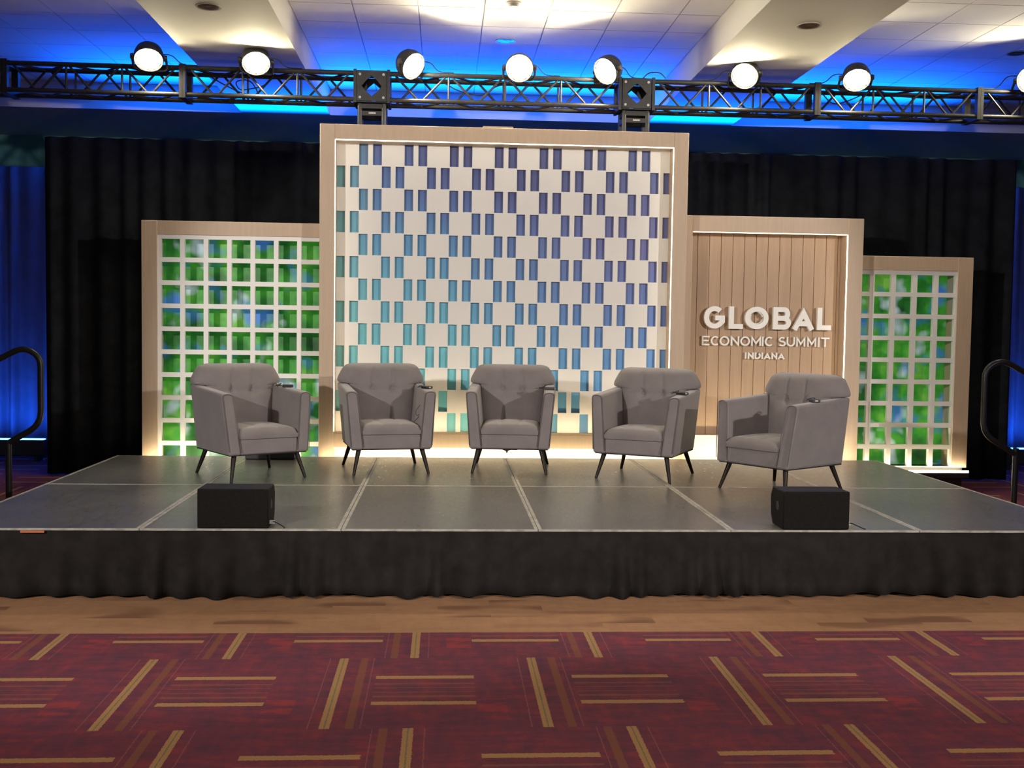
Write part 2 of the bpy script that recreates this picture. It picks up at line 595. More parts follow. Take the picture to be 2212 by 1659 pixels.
# ------------------------------------------------------------------ cloth
def cloth(name, p0, p1, z0, z1, folds, amp, mat, label, cat, nz=8, top_amp=0.35, hem=0.0, seed=1, lean=0.0):
    rnd = random.Random(seed)
    p0, p1 = Vector(p0), Vector(p1)
    L = (p1 - p0).length
    d = (p1 - p0).normalized()
    nrm = Vector((d.y, -d.x))
    # irregular fold phases
    nodes = [0.0]
    while nodes[-1] < L:
        nodes.append(nodes[-1] + L / folds * rnd.uniform(0.55, 1.5))
    amps = [rnd.uniform(0.5, 1.2) for _ in nodes]
    nx = int(folds * 10)
    V, Fc = [], []
    hph = [rnd.uniform(0, 6.28) for _ in range(4)]
    for j in range(nz + 1):
        t = j / nz
        for i in range(nx + 1):
            s = L * i / nx
            k = 0
            while k < len(nodes) - 2 and nodes[k + 1] < s:
                k += 1
            fr = (s - nodes[k]) / (nodes[k + 1] - nodes[k])
            w = 0.5 - 0.5 * math.cos(2 * math.pi * fr)
            a = amp * (amps[k] * w) * (1 + (top_amp - 1) * t)
            p = p0 + d * s + nrm * (a + lean * (1 - t))
            zb = z0 + hem * (0.5 + 0.5 * (math.sin(s * 5.1 + hph[0]) * .5 + math.sin(s * 2.3 + hph[1]) * .3 + math.sin(s * 9.7 + hph[2]) * .2))
            V.append((p.x, p.y, zb + (z1 - zb) * t))
    for j in range(nz):
        for i in range(nx):
            a = j * (nx + 1) + i
            Fc.append((a, a + 1, a + nx + 2, a + nx + 1))
    m = mesh(name, V, Fc, mat, 80)
    o = obj(name, m)
    so = o.modifiers.new('thickness', 'SOLIDIFY')
    so.thickness = 0.006
    so.offset = 0
    return tag(o, label, cat)


cloth('black_drape', (-4.86, 5.25), (5.78, 5.25), 0.02, 3.62, 46, 0.09, M['drape'], 'tall black pleated drape hanging behind the stage set', 'curtain', nz=6, top_amp=0.7)
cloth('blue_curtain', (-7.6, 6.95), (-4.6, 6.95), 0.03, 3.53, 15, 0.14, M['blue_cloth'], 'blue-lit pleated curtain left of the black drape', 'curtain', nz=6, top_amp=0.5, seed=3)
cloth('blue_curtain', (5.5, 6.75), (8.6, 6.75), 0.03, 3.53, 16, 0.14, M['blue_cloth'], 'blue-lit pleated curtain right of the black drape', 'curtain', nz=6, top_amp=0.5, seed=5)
for x0, x1, y, nm in ((-7.6, -4.6, 7.0, 'left'), (5.5, 8.6, 6.80, 'right')):
    t = thing('curtain_pipe', 'black pipe carrying the %s blue curtain' % nm, 'pipe', (x0, y, 0), world_children=True)
    MB().tube([(x0, y, 3.50), (x1, y, 3.50)], 0.02).build('crossbar', M['black_metal'], t, 40)
    for xx in (x0 + 0.03, x1 - 0.03):
        MB().tube([(xx, y + 0.045, 0.0), (xx, y + 0.045, 3.5)], 0.022).build('upright', M['black_metal'], t, 40)

# ------------------------------------------------------------------ stage
DZ = 0.41
DW, DD = 1.22, 1.8386
colname = ['leftmost', 'second from the left', 'third from the left', 'third from the right', 'second from the right', 'rightmost']
for r in range(2):
    for c in range(6):
        x0, y0 = -3.66 + c * DW, r * DD
        t = thing('stage_deck', 'grey stage deck in the %s row, %s' % ('front' if r == 0 else 'rear', colname[c]), 'stage deck',
                  (x0 + DW / 2, y0 + DD / 2, 0), group='stage decks')
        hx, hy = DW / 2 - 0.002, DD / 2 - 0.002
        MB().box(-hx + 0.022, hx - 0.022, -hy + 0.012, hy - 0.012, DZ - 0.03, DZ).build('top_panel', M['deck'], t)
        for sx in (-1, 1):
            MB().box(*sorted((sx * hx, sx * (hx - 0.0215))), -hy, hy, DZ - 0.09, DZ + 0.0015).build('edge_trim', M['edge_trim'], t)
        for sy in (-1, 1):
            MB().box(-hx + 0.022, hx - 0.022, *sorted((sy * hy, sy * (hy - 0.0115))), DZ - 0.09, DZ + 0.001).build('edge_trim', M['edge_trim'], t)
        for sx in (-1, 1):
            for sy in (-1, 1):
                lx, ly = sx * (hx - 0.06), sy * (hy - 0.06)
                MB().tube([(lx, ly, 0), (lx, ly, DZ - 0.03)], 0.022, 8).build('leg', M['black_metal'], t, 40)
front_skirt = cloth('stage_skirt', (-3.68, -0.015), (3.68, -0.015), 0.0, 0.402, 38, 0.085, M['skirt'], 'black gathered skirt along the front of the stage', 'stage skirt', nz=6, top_amp=0.04, hem=0.03, seed=11, lean=0.03)
cloth('stage_skirt', (-3.685, 3.66), (-3.685, -0.01), 0.005, 0.402, 20, 0.07, M['skirt'], 'black gathered skirt along the left end of the stage', 'stage skirt', nz=6, top_amp=0.04, hem=0.025, seed=12)
cloth('stage_skirt', (3.685, -0.01), (3.685, 3.66), 0.005, 0.402, 20, 0.07, M['skirt'], 'black gathered skirt along the right end of the stage', 'stage skirt', nz=6, top_amp=0.04, hem=0.025, seed=13)


obj('tape_tag', mesh('tape_tag', boxv(-3.13, -2.99, -0.040, -0.036, 0.392, 0.404), HEXF, plain('orange_tape', (0.45, 0.12, 0.05), 0.6, 0.1, 20)), front_skirt)


# ------------------------------------------------------------------ scenic walls
def frame(t, x0, x1, z0, z1, wl, wr, wt, y0, y1, mat, bottom=None):
    """two stiles, a head rail and (optionally) a bottom rail (za,zb)"""
    for a, b in ((x0, x0 + wl), (x1 - wr, x1)):
        MB().box(a, b, y0, y1, z0, z1).build('frame_stile', mat, t, bevel=0.003, seg=1)
    MB().box(x0 + wl, x1 - wr, y0, y1, z1 - wt, z1).build('frame_rail', mat, t, bevel=0.003, seg=1)
    if bottom:
        MB().box(x0 + wl, x1 - wr, y0, y1, bottom[0], bottom[1]).build('frame_rail', mat, t, bevel=0.003, seg=1)


# --- tall middle wall: white board with cut-out bars over a blue printed sheet
CX0, CX1, CY = -1.797, 1.748, 3.80
t = thing('feature_wall', 'tall wooden-framed white wall with a checkerboard of blue bars', 'backdrop panel', (0, CY, 0), world_children=True)
frame(t, CX0, CX1, 0.0, 3.573, 0.142, 0.142, 0.142, CY, CY + 0.255, M['wood'], (0.49, 0.628))
MB().box(CX0 + 0.142, CX1 - 0.142, CY, CY + 0.009, 0.6285, 0.642).build('rail_lip', M['wood'], t)
MB().box(-0.25, 0.04, CY + 0.01, CY + 0.2, 3.573, 3.590).build('top_clip', M['wood'], t)
IX0, IX1 = CX0 + 0.142, CX1 - 0.142
BY = CY + 0.195          # face of the white board
TH = 0.040
CELL = 0.2195
PX0 = -1.661
ZT = 3.439
RP = (3.439 - 0.607) / 13.0
bw, gapw = 0.0865, 0.0465
board = MB()
TOPS = 0.011
bar_mesh = mesh('blue_panel', boxv(-bw / 2 - 0.004, bw / 2 + 0.004, 0, 0.006, -RP / 2, RP / 2), HEXF, M['bar'])
for r in range(13):
    zt = ZT - r * RP
    zb = zt - RP
    board.box(IX0, IX1, BY, BY + TH, zt - TOPS, min(zt, 3.431))
    holes = []
    for c in range(15):
        if (c + r) % 2 == 1:
            xa = PX0 + c * CELL
            for k in (0, 1):
                h0 = xa + (0.0 if k == 0 else CELL - bw)
                holes.append((h0, h0 + bw))
    x = IX0
    for h0, h1 in holes:
        h0 = max(h0, IX0)
        if h0 > x + 1e-4:
            board.box(x, h0, BY, BY + TH, zb, zt - TOPS)
        x = min(h1, IX1)
        o = obj('blue_panel', bar_mesh, t)
        o.location = ((h0 + h1) / 2, BY + TH + 0.0005, (zt + zb) / 2)
    if x < IX1 - 1e-4:
        board.box(x, IX1, BY, BY + TH, zb, zt - TOPS)
board.build('white_board', M['white'], t)
MB().box(IX0, IX1, CY + 0.247, CY + 0.254, 0.30, 3.43).build('back_sheet', M['white'], t)
MB().box(IX0, IX1, CY + 0.04, CY + 0.06, 0.0, 0.49).build('kick_board', M['white'], t)
# LED tape on the inner edge of the frame
MB().box(IX0 + 0.001, IX0 + 0.006, CY + 0.006, CY + 0.020, 0.64, 3.43).build('led_strip', M['led_warm'], t)
MB().box(IX1 - 0.006, IX1 - 0.001, CY + 0.006, CY + 0.020, 0.64, 3.43).build('led_strip', M['led_warm'], t)
MB().box(IX0 + 0.01, IX1 - 0.01, CY + 0.006, CY + 0.022, 3.424, 3.430).build('led_strip', M['led_warm'], t)
MB().box(IX0 + 0.01, IX1 - 0.01, CY + 0.012, CY + 0.024, 0.629, 0.637).build('led_strip', M['led_base'], t)
MB().box(CX0 + 0.02, CX1 - 0.02, CY - 0.112, CY - 0.098, 0.372, 0.386).build('led_strip', M['led_base'], t)


# --- lattice walls
def lattice(t, xs, zs, cw, ch, x0, x1, z0, z1, yf, depth, mat):
    """xs: left edges of the openings, zs: top edges; vertical and horizontal slats"""
    e = 0.0
    vs = [(x0, xs[0])] + [(xs[i] + cw, xs[i + 1]) for i in range(len(xs) - 1)] + [(xs[-1] + cw, x1)]
    hs = [(zs[0], z1)] + [(zs[i + 1], zs[i] - ch) for i in range(len(zs) - 1)] + [(z0, zs[-1] - ch)]
    for a, b in vs:
        if b - a > 0.004:
            MB().box(a, b, yf, yf + depth, z0, z1).build('vertical_slat', mat, t)
    for a, b in hs:
        if b - a > 0.004:
            MB().box(x0, x1, yf + 0.001, yf + depth - 0.001, a, b).build('horizontal_slat', mat, t)


LX0, LX1, LY = -3.536, -1.545, 4.07
t = thing('lattice_wall', 'wide green lattice wall in a wooden frame left of the tall wall', 'backdrop panel', (-2.54, LY, 0), group='green lattice walls', world_children=True)
frame(t, LX0, LX1, 0.26, 2.653, 0.150, 0.03, 0.135, LY, LY + 0.25, M['wood'])
xs = [-3.352 + 0.2252 * i for i in range(8)]
zs = [2.479 - 0.2239 * i for i in range(10)]
lattice(t, xs, zs, 0.181, 0.179, LX0 + 0.15, LX1 - 0.03, 0.262, 2.518, LY + 0.012, 0.05, M['lattice'])
MB().box(LX0 + 0.15, LX1 - 0.03, LY + 0.235, LY + 0.245, 0.262, 2.518).build('foliage_print', M['print_l'], t)
MB().box(LX0 + 0.02, LX1, LY + 0.03, LY + 0.25, 0.0, 0.259).build('plinth', M['black_plastic'], t)
MB().box(LX0 + 0.02, CX0 - 0.05, LY - 0.12, LY - 0.10, 0.30, 0.32).build('led_strip', M['led_base'], t)
MB().box(LX0 + 0.02, CX0 - 0.05, LY - 0.125, LY + 0.03, 0.22, 0.258).build('led_shelf', M['black_plastic'], t)

RX0, RX1, RY = 3.60, 4.902, 4.335
t = thing('lattice_wall', 'narrow green lattice wall at the right end behind the wood plank sign', 'backdrop panel', (4.3, RY, 0), group='green lattice walls', world_children=True)
frame(t, RX0, RX1, 0.262, 2.462, 0.02, 0.165, 0.145, RY, RY + 0.25, M['wood'])

xs = [3.628 + 0.2280 * i for i in range(5)]
zs = [2.273 - 0.2275 * i for i in range(9)]
lattice(t, xs, zs, 0.180, 0.181, RX0 + 0.02, RX1 - 0.165, 0.264, 2.317, RY + 0.012, 0.05, M['lattice'])
MB().box(RX0 + 0.02, RX1 - 0.165, RY + 0.235, RY + 0.245, 0.264, 2.317).build('foliage_print', M['print_r'], t)
MB().box(RX0, RX1 - 0.02, RY + 0.05, RY + 0.25, 0.0, 0.26).build('plinth', M['black_plastic'], t)
MB().box(RX0 + 0.05, RX1, RY - 0.055, RY - 0.035, 0.215, 0.235).build('led_strip', M['led_base'], t)
MB().box(RX0 + 0.05, RX1, RY - 0.06, RY + 0.05, 0.16, 0.214).build('led_shelf', M['black_plastic'], t)

# --- wood plank sign wall
GX0, GX1, GY = 1.70, 3.616, 4.07
t = thing('plank_sign_wall', 'wood plank sign wall with white raised lettering', 'sign', (2.66, GY, 0), world_children=True)
sign = t
frame(t, GX0, GX1, 0.0, 2.812, 0.168, 0.157, 0.160, GY, GY + 0.25, M['wood'])
GI0, GI1 = GX0 + 0.168, GX1 - 0.157
PY_ = GY + 0.20
pw = 0.1215
k = 0
xx = GI0 - 0.02
while xx < GI1 - 0.005:
    a, b = max(xx, GI0), min(xx + pw, GI1)
    MB().box(a + 0.002, b - 0.002, PY_ + random.uniform(0, 0.002), PY_ + 0.02, 0.60, 2.652).build('plank', M['plank'], t, bevel=0.002, seg=1)
    xx += pw
MB().box(GI0, GI1, PY_ + 0.021, PY_ + 0.045, 0.30, 2.652).build('back_sheet', M['black_plastic'], t)
MB().box(GI0, GI1, GY + 0.10, GY + 0.12, 0.0, 0.60).build('kick_board', M['white'], t)
MB().box(GI0, GI1, GY + 0.12, PY_ + 0.02, 0.575, 0.599).build('ledge', M['wood'], t)
MB().box(GI1 - 0.006, GI1 - 0.001, GY + 0.006, GY + 0.020, 0.62, 2.64).build('led_strip', M['led_warm'], t)
MB().box(GI0 + 0.01, GI1 - 0.01, GY + 0.006, GY + 0.016, 2.645, 2.650).build('led_strip', M['led_warm'], t)
MB().box(CX1 + 0.02, GX1 - 0.03, GY - 0.20, GY - 0.18, 0.35, 0.375).build('led_strip', M['led_base'], t)
MB().box(CX1 + 0.02, GX1 - 0.03, GY - 0.21, GY, 0.30, 0.345).build('led_shelf', M['black_plastic'], t)


# letters drawn with strokes of constant width; unit box 0..1 wide and high
def ellipse(cx, cy, rx, ry, a0, a1, n=28):
    return [(cx + rx * math.cos(math.radians(a0 + (a1 - a0) * i / n)), cy + ry * math.sin(math.radians(a0 + (a1 - a0) * i / n))) for i in range(n + 1)]


def glyph(ch, w, h, s):
    """centre-line strokes in metres for a letter w x h with stroke s"""
    a, r, b, tt = s / 2, w - s / 2, s / 2, h - s / 2
    cx, cy, rx, ry = w / 2, h / 2, w / 2 - s / 2, h / 2 - s / 2
    m = h / 2
    if ch == 'L':
        return [[(a, h), (a, b), (w, b)]]
    if ch == 'I':
        return [[(w / 2, 0), (w / 2, h)]]
    if ch == 'E':
        return [[(w, tt), (a, tt), (a, b), (w, b)], [(a, m), (w * .9, m)]]
    if ch == 'T':
        return [[(0, tt), (w, tt)], [(w / 2, 0), (w / 2, tt)]]
    if ch == 'N':
        return [[(a, 0), (a, tt - s * .2), (r, b + s * .2), (r, h)]]
    if ch == 'M':
        return [[(a, 0), (a, tt - s * .2), (w / 2, h * .28), (r, tt - s * .2), (r, 0)]]
    if ch == 'A':
        return [[(a * .9, 0), (w / 2, h - s * 1.12), (w - a * .9, 0)], [(w * .2, h * .27), (w * .8, h * .27)]]
    if ch == 'O':
        return [ellipse(cx, cy, rx, ry, 0, 360, 40)]
    if ch == 'C':
        return [ellipse(cx * 1.04, cy, rx, ry, 47, 313)]
    if ch == 'G':
        return [ellipse(cx * 1.04, cy, rx, ry, 47, 322) + [(r + s * .05, cy - ry * .45), (r + s * .05, cy - s * .1), (w * .55, cy - s * .1)]]
    if ch == 'U':
        return [[(a, h)] + ellipse(cx, rx + b, rx, rx, 180, 360, 16) + [(r, h)]]
    if ch == 'D':
        return [[(a, 0), (a, tt), (w - ry * .97 - a, tt)] + ellipse(w - ry - a, cy, ry, ry, 90, -90, 16) + [(s, b)]]
    if ch == 'B':
        u, l = (tt - m) / 2, (m - b) / 2
        return [[(a, 0), (a, tt), (w * .598, tt)] + ellipse(w * .60, m + u, r - w * .60 - s * .25, u, 90, -90, 12) + [(s, m)],
                [(w * .55, m)] + ellipse(w * .60, b + l, r - w * .60, l, 90, -90, 12) + [(s, b)]]
    if ch == 'S':
        q = (h - s) / 4
        return [ellipse(cx, tt - q, rx * .92, q, 35, 270, 14) + ellipse(cx, b + q, rx, q, 90, -150, 14)[1:]]
    return []


def ribbon(mb, pts, s, y0, y1):
    P = [Vector(p) for p in pts]
    closed = (P[0] - P[-1]).length < 1e-6
    n = len(P)
    Lf, Rt = [], []
    for i in range(n):
        if closed:
            d1 = (P[i] - P[i - 1 if i > 0 else n - 2]).normalized()
            d2 = (P[i + 1 if i < n - 1 else 1] - P[i]).normalized()
        else:
            d1 = (P[i] - P[i - 1]).normalized() if i > 0 else (P[1] - P[0]).normalized()
            d2 = (P[i + 1] - P[i]).normalized() if i < n - 1 else d1
        n1, n2 = Vector((-d1.y, d1.x)), Vector((-d2.y, d2.x))
        b = (n1 + n2)
        if b.length < 1e-6:
            b = n1
        b.normalize()
        k = min(1.0 / max(0.2, b.dot(n1)), 2.6)
        Lf.append(P[i] + b * s / 2 * k)
        Rt.append(P[i] - b * s / 2 * k)
    v = []
    for i in range(n):
        for q in (Lf[i], Rt[i]):
            v.append((q.x, y0, q.y))
        for q in (Rt[i], Lf[i]):
            v.append((q.x, y1, q.y))
    f = []
    for i in range(n - 1):
        a, b = 4 * i, 4 * (i + 1)
        for k in range(4):
            f.append((a + k, b + k, b + (k + 1) % 4, a + (k + 1) % 4))
    if not closed:
        f += [(0, 1, 2, 3), (4 * n - 1, 4 * n - 2, 4 * n - 3, 4 * n - 4)]
    mb.add(v, f)


def word(letters, x_of, z0, h, s, yf, th):
    for ch, xa, xb in letters:
        x0, x1 = x_of(xa), x_of(xb)
        mb = MB()
        for si, st in enumerate(glyph(ch, x1 - x0, h, s)):
            ribbon(mb, [(px + x0, pz + z0) for px, pz in st], s, yf + 0.0008 * si, yf + th - 0.0008 * si)
        # stand-off pins between the letter and the planks
        px_ = x0 + s * 0.6 if ch in 'ANM' else (x0 + x1) / 2
        mb.tube([(px_, yf + th - 0.002, z0 + s / 2), (px_, PY_ + 0.004, z0 + s / 2)], 0.004, 6)
        o = mb.build('letter', M['letter'], sign)
        o['label'] = 'white raised capital letter ' + ch


PLF = PY_ - 0.075    # the front of the big letters stands clear of the planks
kx = (3.314 - 2.006) / (1882 - 197) * (PLF + 6.645) / (4.07 + 6.645)
xof = lambda px: 2.660 + (px - 1040) * kx + 0.032
word([('G', 197, 472), ('L', 530, 715), ('O', 740, 1050), ('B', 1112, 1350), ('A', 1370, 1658), ('L', 1697, 1882)], xof, 1.685, 0.228, 0.0500, PLF, 0.045)
word([('E', 190, 290), ('C', 305, 422), ('O', 425, 552), ('N', 572, 682), ('O', 698, 825), ('M', 842, 970), ('I', 985, 1003), ('C', 1020, 1137),
      ('S', 1205, 1300), ('U', 1312, 1422), ('M', 1440, 1560), ('M', 1585, 1706), ('I', 1730, 1748), ('T', 1768, 1880)], xof, 1.513, 0.097, 0.0155, PLF + 0.03, 0.025)
word([('I', 765, 783), ('N', 803, 877), ('D', 893, 972), ('I', 984, 1002), ('A', 1012, 1105), ('N', 1117, 1190), ('A', 1199, 1292)], xof, 1.381, 0.066, 0.0140, PLF + 0.03, 0.025)
# the thin crescent inside the big O
mb = MB()
ocx, ocz = (xof(740) + xof(1050)) / 2 - 0.004, 1.685 + 0.114
ribbon(mb, ellipse(ocx, ocz, 0.0625, 0.0585, 150, 345, 26), 0.007, PLF - 0.004, PLF + 0.04)
o = mb.build('letter_accent', M['letter'], sign)
mb = MB()
ribbon(mb, ellipse(ocx, ocz, 0.0625, 0.0585, 10, 75, 12), 0.007, PLF - 0.004, PLF + 0.04)
o = mb.build('letter_accent', M['letter'], sign)

# ------------------------------------------------------------------ truss
TY0, TY1 = 4.2, 4.475           # chord centres
TZ0, TZ1 = 3.89, 4.145
CR = 0.024


def truss_section(x0, x1, label, seed=0):
    t = thing('truss_section', label, 'truss', ((x0 + x1) / 2, (TY0 + TY1) / 2, TZ0), group='black truss sections', world_children=True)
    for y in (TY0, TY1):
        for z in (TZ0, TZ1):
            MB().tube([(x0 + 0.015, y, z), (x1 - 0.015, y, z)], CR, 10).build('chord', M['black_metal'], t, 40)
    for x in (x0 + 0.001, x1 - 0.031):
        mb = MB()
        mb.box(x, x + 0.03, TY0 - 0.03, TY0 + 0.03, TZ0 - 0.035, TZ1 + 0.035)
        mb.box(x, x + 0.03, TY1 - 0.03, TY1 + 0.03, TZ0 - 0.035, TZ1 + 0.035)
        mb.box(x, x + 0.03, TY0 + 0.03, TY1 - 0.03, TZ0 - 0.035, TZ0 + 0.02)
        mb.box(x, x + 0.03, TY0 + 0.03, TY1 - 0.03, TZ1 - 0.02, TZ1 + 0.035)
        mb.build('end_frame', M['black_metal'], t)
    a, b = x0 + 0.05, x1 - 0.05
    n = max(2, round((b - a) / 0.29))
    n += n % 2
    st = (b - a) / n
    for yi, y in enumerate((TY0, TY1)):
        for i in range(n):
            xa, xb = a + i * st, a + (i + 1) * st
            up_ = (i + yi) % 2 == 0
            za, zb = (TZ1, TZ0) if up_ else (TZ0, TZ1)
            g = 0.018
            MB().tube([(xa + g, y, za), (xb - g, y, zb)], 0.0115, 8).build('brace', M['black_metal'], t, 40)
            if i and i % 2 == 0:
                MB().tube([(xa, y, TZ0), (xa, y, TZ1)], 0.0115, 8).build('brace', M['black_metal'], t, 40)
    for z in (TZ0, TZ1):
        for i in range(n):
            xa, xb = a + i * st, a + (i + 1) * st
            ya, yb = (TY0, TY1) if i % 2 == 0 else (TY1, TY0)
            MB().tube([(xa + 0.01, ya, z), (xb - 0.01, yb, z)], 0.011, 8).build('brace', M['black_metal'], t, 40)
    return t


truss_section(-6.55, -4.86, 'black truss section cut by the left edge of the picture')
truss_section(-4.86, -3.17, 'black truss section carrying the leftmost stage light')
truss_section(-3.17, -1.485, 'black truss section left of the left corner block, carrying the second stage light')
truss_section(-1.19, 1.143, 'long middle black truss section carrying three stage lights')
truss_section(1.447, 3.14, 'black truss section right of the right corner block')
truss_section(3.14, 4.83, 'black truss section carrying the second stage light from the right')
truss_section(4.83, 6.5, 'black truss section cut by the right edge of the picture')


def corner_block(xc, label):
    t = thing('truss_corner_block', label, 'truss', (xc, (TY0 + TY1) / 2, TZ0 - 0.03), group='truss corner blocks', world_children=True)
    h = 0.146
    zc = (TZ0 + TZ1) / 2
    yc = (TY0 + TY1) / 2

    def plate(normal, sgn):
        # square plate with a diamond opening, 9 mm thick
        hh = 0.1445
        dd = 0.098
        mb = MB()
        th = 0.009
        outer = [(-hh, -hh), (0, -hh), (hh, -hh), (hh, 0), (hh, hh), (0, hh), (-hh, hh), (-hh, 0)]
        inner = [(-dd * .55, -dd * .55), (0, -dd), (dd * .55, -dd * .55), (dd, 0), (dd * .55, dd * .55), (0, dd), (-dd * .55, dd * .55), (-dd, 0)]

        def put(u, v, w):
            if normal == 'Y':
                return (xc + u, yc + sgn * (0.1675 - w), zc + v)
            if normal == 'X':
                return (xc + sgn * (h - w), yc + u * 1.05, zc + v)
            return (xc + u, yc + v * 1.05, zc + sgn * (0.155 - w))
        V = []
        for w in (0, th):
            V += [put(u, v, w) for u, v in outer] + [put(u, v, w) for u, v in inner]
        Fq = []
        for k in range(8):
            j = (k + 1) % 8
            Fq += [(k, j, 8 + j, 8 + k), (16 + k, 16 + j, 24 + j, 24 + k), (k, j, 16 + j, 16 + k), (8 + k, 8 + j, 24 + j, 24 + k)]
        mb.add(V, Fq)
        mb.build('plate', M['black_metal'], t)
    for nrm in 'XYZ':
        for sgn in (-1, 1):
            plate(nrm, sgn)
    for sx in (-1, 1):
        for sz in (-1, 1):
            MB().tube([(xc + sx * 0.115, yc - 0.172, zc + sz * 0.112), (xc + sx * 0.115, yc - 0.165, zc + sz * 0.112)], 0.013, 10).build('bolt', M['steel'], t)


corner_block(-1.3375, 'black truss corner block with diamond cut-outs above the left tower')
corner_block(1.295, 'black truss corner block with diamond cut-outs above the right tower')


def tower(xc, label):
    yc = (TY0 + TY1) / 2
    t = thing('truss_tower', label, 'truss', (xc, yc, 0), group='truss towers', world_children=True)
    q = 0.118
    zt = TZ0 - 0.032
    MB().box(xc - 0.19, xc + 0.19, yc - 0.16, yc + 0.40, 0, 0.012).build('base_plate', M['black_metal'], t)
    for sx in (-1, 1):
        for sy in (-1, 1):
            MB().tube([(xc + sx * q, yc + sy * q, 0.01), (xc + sx * q, yc + sy * q, zt - 0.005)], CR, 10).build('chord', M['black_metal'], t, 40)
    zr = zt - 0.16
    for z in (zt - 0.03, zt - 0.10):
        mb = MB()
        for sy in (-1, 1):
            mb.box(xc - q, xc + q, yc + sy * q - 0.015, yc + sy * q + 0.015, z - 0.022, z + 0.022)
        for sx in (-1, 1):
            mb.box(xc + sx * q - 0.015, xc + sx * q + 0.015, yc - q, yc + q, z - 0.022, z + 0.022)
        mb.build('rung', M['black_metal'], t)
    z = zt - 0.2
    k = 0
    while z > 0.4:
        for sy in (-1, 1):
            s_ = 1 if (k % 2 == 0) else -1
            MB().tube([(xc - s_ * q, yc + sy * q, z), (xc + s_ * q, yc + sy * q, z - 0.28)], 0.0115, 6).build('brace', M['black_metal'], t, 40)
        z -= 0.28
        k += 1
    MB().box(xc - 0.03, xc + 0.04, yc - q - 0.018, yc - q - 0.0155, zt - 0.105, zt - 0.09).build('tag', M['silver_tag'], t)


tower(-1.3375, 'black truss tower rising behind the left part of the tall wall')
tower(1.295, 'black truss tower rising behind the right part of the tall wall')

# ------------------------------------------------------------------ stage lights on the truss
led_mesh = mesh('led_lens', [(0.0145 * math.cos(a * math.pi / 5), 0, 0.0145 * math.sin(a * math.pi / 5)) for a in range(10)] +
                [(0.0115 * math.cos(a * math.pi / 5), -0.016, 0.0115 * math.sin(a * math.pi / 5)) for a in range(10)],
                [tuple(range(10, 20))] + [(i, (i + 1) % 10, 10 + (i + 1) % 10, 10 + i) for i in range(10)], M['led_lens'])


def stage_light(x, z, az, tilt, label, y=4.04):
    """az: turn towards +x in degrees (0 = facing the hall), tilt: degrees down"""
    t = thing('stage_light', label, 'stage light', (x, y, z), group='stage lights on the truss')
    a, ti = math.radians(az), math.radians(tilt)
    rot = Matrix.Rotation(a, 4, 'Z') @ Matrix.Rotation(ti, 4, 'X')
    # the head, local -Y is the beam direction
    def head(mb, name, mat, parent, smooth=40):
        mb.v = [tuple(rot @ Vector(v)) for v in mb.v]
        return mb.build(name, mat, parent, smooth)
    casing = head(MB().lathe([(0.119, -0.028), (0.120, -0.041), (0.132, -0.046), (0.138, -0.036), (0.138, 0.03), (0.125, 0.08), (0.095, 0.12), (0.045, 0.135), (0.0, 0.136)], 32), 'casing', M['lamp_black'], t)
    plate = head(MB().lathe([(0.116, -0.040), (0.116, -0.030)], 32), 'lens_plate', M['lens_plate'], t)
    pts = [(0, 0)] + [(0.045 * math.cos(i * math.pi / 3), 0.045 * math.sin(i * math.pi / 3)) for i in range(6)] + \
          [(0.092 * math.cos(i * math.pi / 6 + .26), 0.092 * math.sin(i * math.pi / 6 + .26)) for i in range(12)]
    for (u, v) in pts:
        o = obj('led_lens', led_mesh, plate)
        o.matrix_local = rot @ Matrix.Translation((u, -0.0405, v))
    # yoke arms at the sides, clamp to the truss
    for s_ in (-1, 1):
        mb = MB().lathe([(0.028, 0.0), (0.03, 0.012), (0.024, 0.032)], 16)
        mb.v = [(s_ * (0.137 + yy), xx_, zz) for xx_, yy, zz in mb.v]
        head(mb, 'yoke_knob', M['lamp_black'], t)
    ax = Vector((math.cos(a), math.sin(a), 0))
    pts = [ax * -0.155, ax * -0.155 + Vector((0, 0.08, -0.10)), ax * 0.155 + Vector((0, 0.08, -0.10)), ax * 0.155]
    MB().tube(arcpts(pts, 0.05, 4), 0.012, 8).build('yoke', M['lamp_black'], t, 40)
    cl = MB()
    cl.tube([(0, 0.08, -0.10), (0, TY0 - y, TZ1 - z - 0.02)], 0.016, 8)
    cl.tube([(-0.025, TY0 - y, TZ1 - z), (0.025, TY0 - y, TZ1 - z)], 0.036, 14)
    cl.build('clamp', M['lamp_black'], t, 40)
    # power lead drooping back to the chord
    s_ = 1 if x < 1.1 else -1
    pts = [Vector((s_ * 0.09, 0.09, 0.05)), Vector((s_ * 0.19, 0.12, 0.06)), Vector((s_ * 0.26, TY0 - y + 0.02, TZ1 - z + 0.035)), Vector((s_ * 0.42, TY0 - y + 0.01, TZ1 - z + 0.03))]
    MB().tube(arcpts(pts, 0.06, 4), 0.005, 6).build('power_lead', M['cable'], t, 40)
    return t


stage_light(-3.452, 4.200, 12, 50, 'leftmost round stage light, tilted down')
stage_light(-2.439, 4.195, 14, 48, 'second stage light from the left, tilted down')
stage_light(-0.951, 4.205, 48, 31, 'stage light beside the left corner block, turned to the right')
stage_light(0.106, 4.205, -4, 22, 'stage light above the middle of the tall wall, facing straight out')
stage_light(0.974, 4.210, -48, 31, 'stage light beside the right corner block, turned to the left')
stage_light(2.351, 4.205, -28, 36, 'stage light above the plank sign, turned down to the left')
stage_light(3.479, 4.205, -14, 48, 'second stage light from the right, tilted down')
stage_light(5.285, 4.24, -40, 20, 'rightmost stage light, cut by the picture edge')

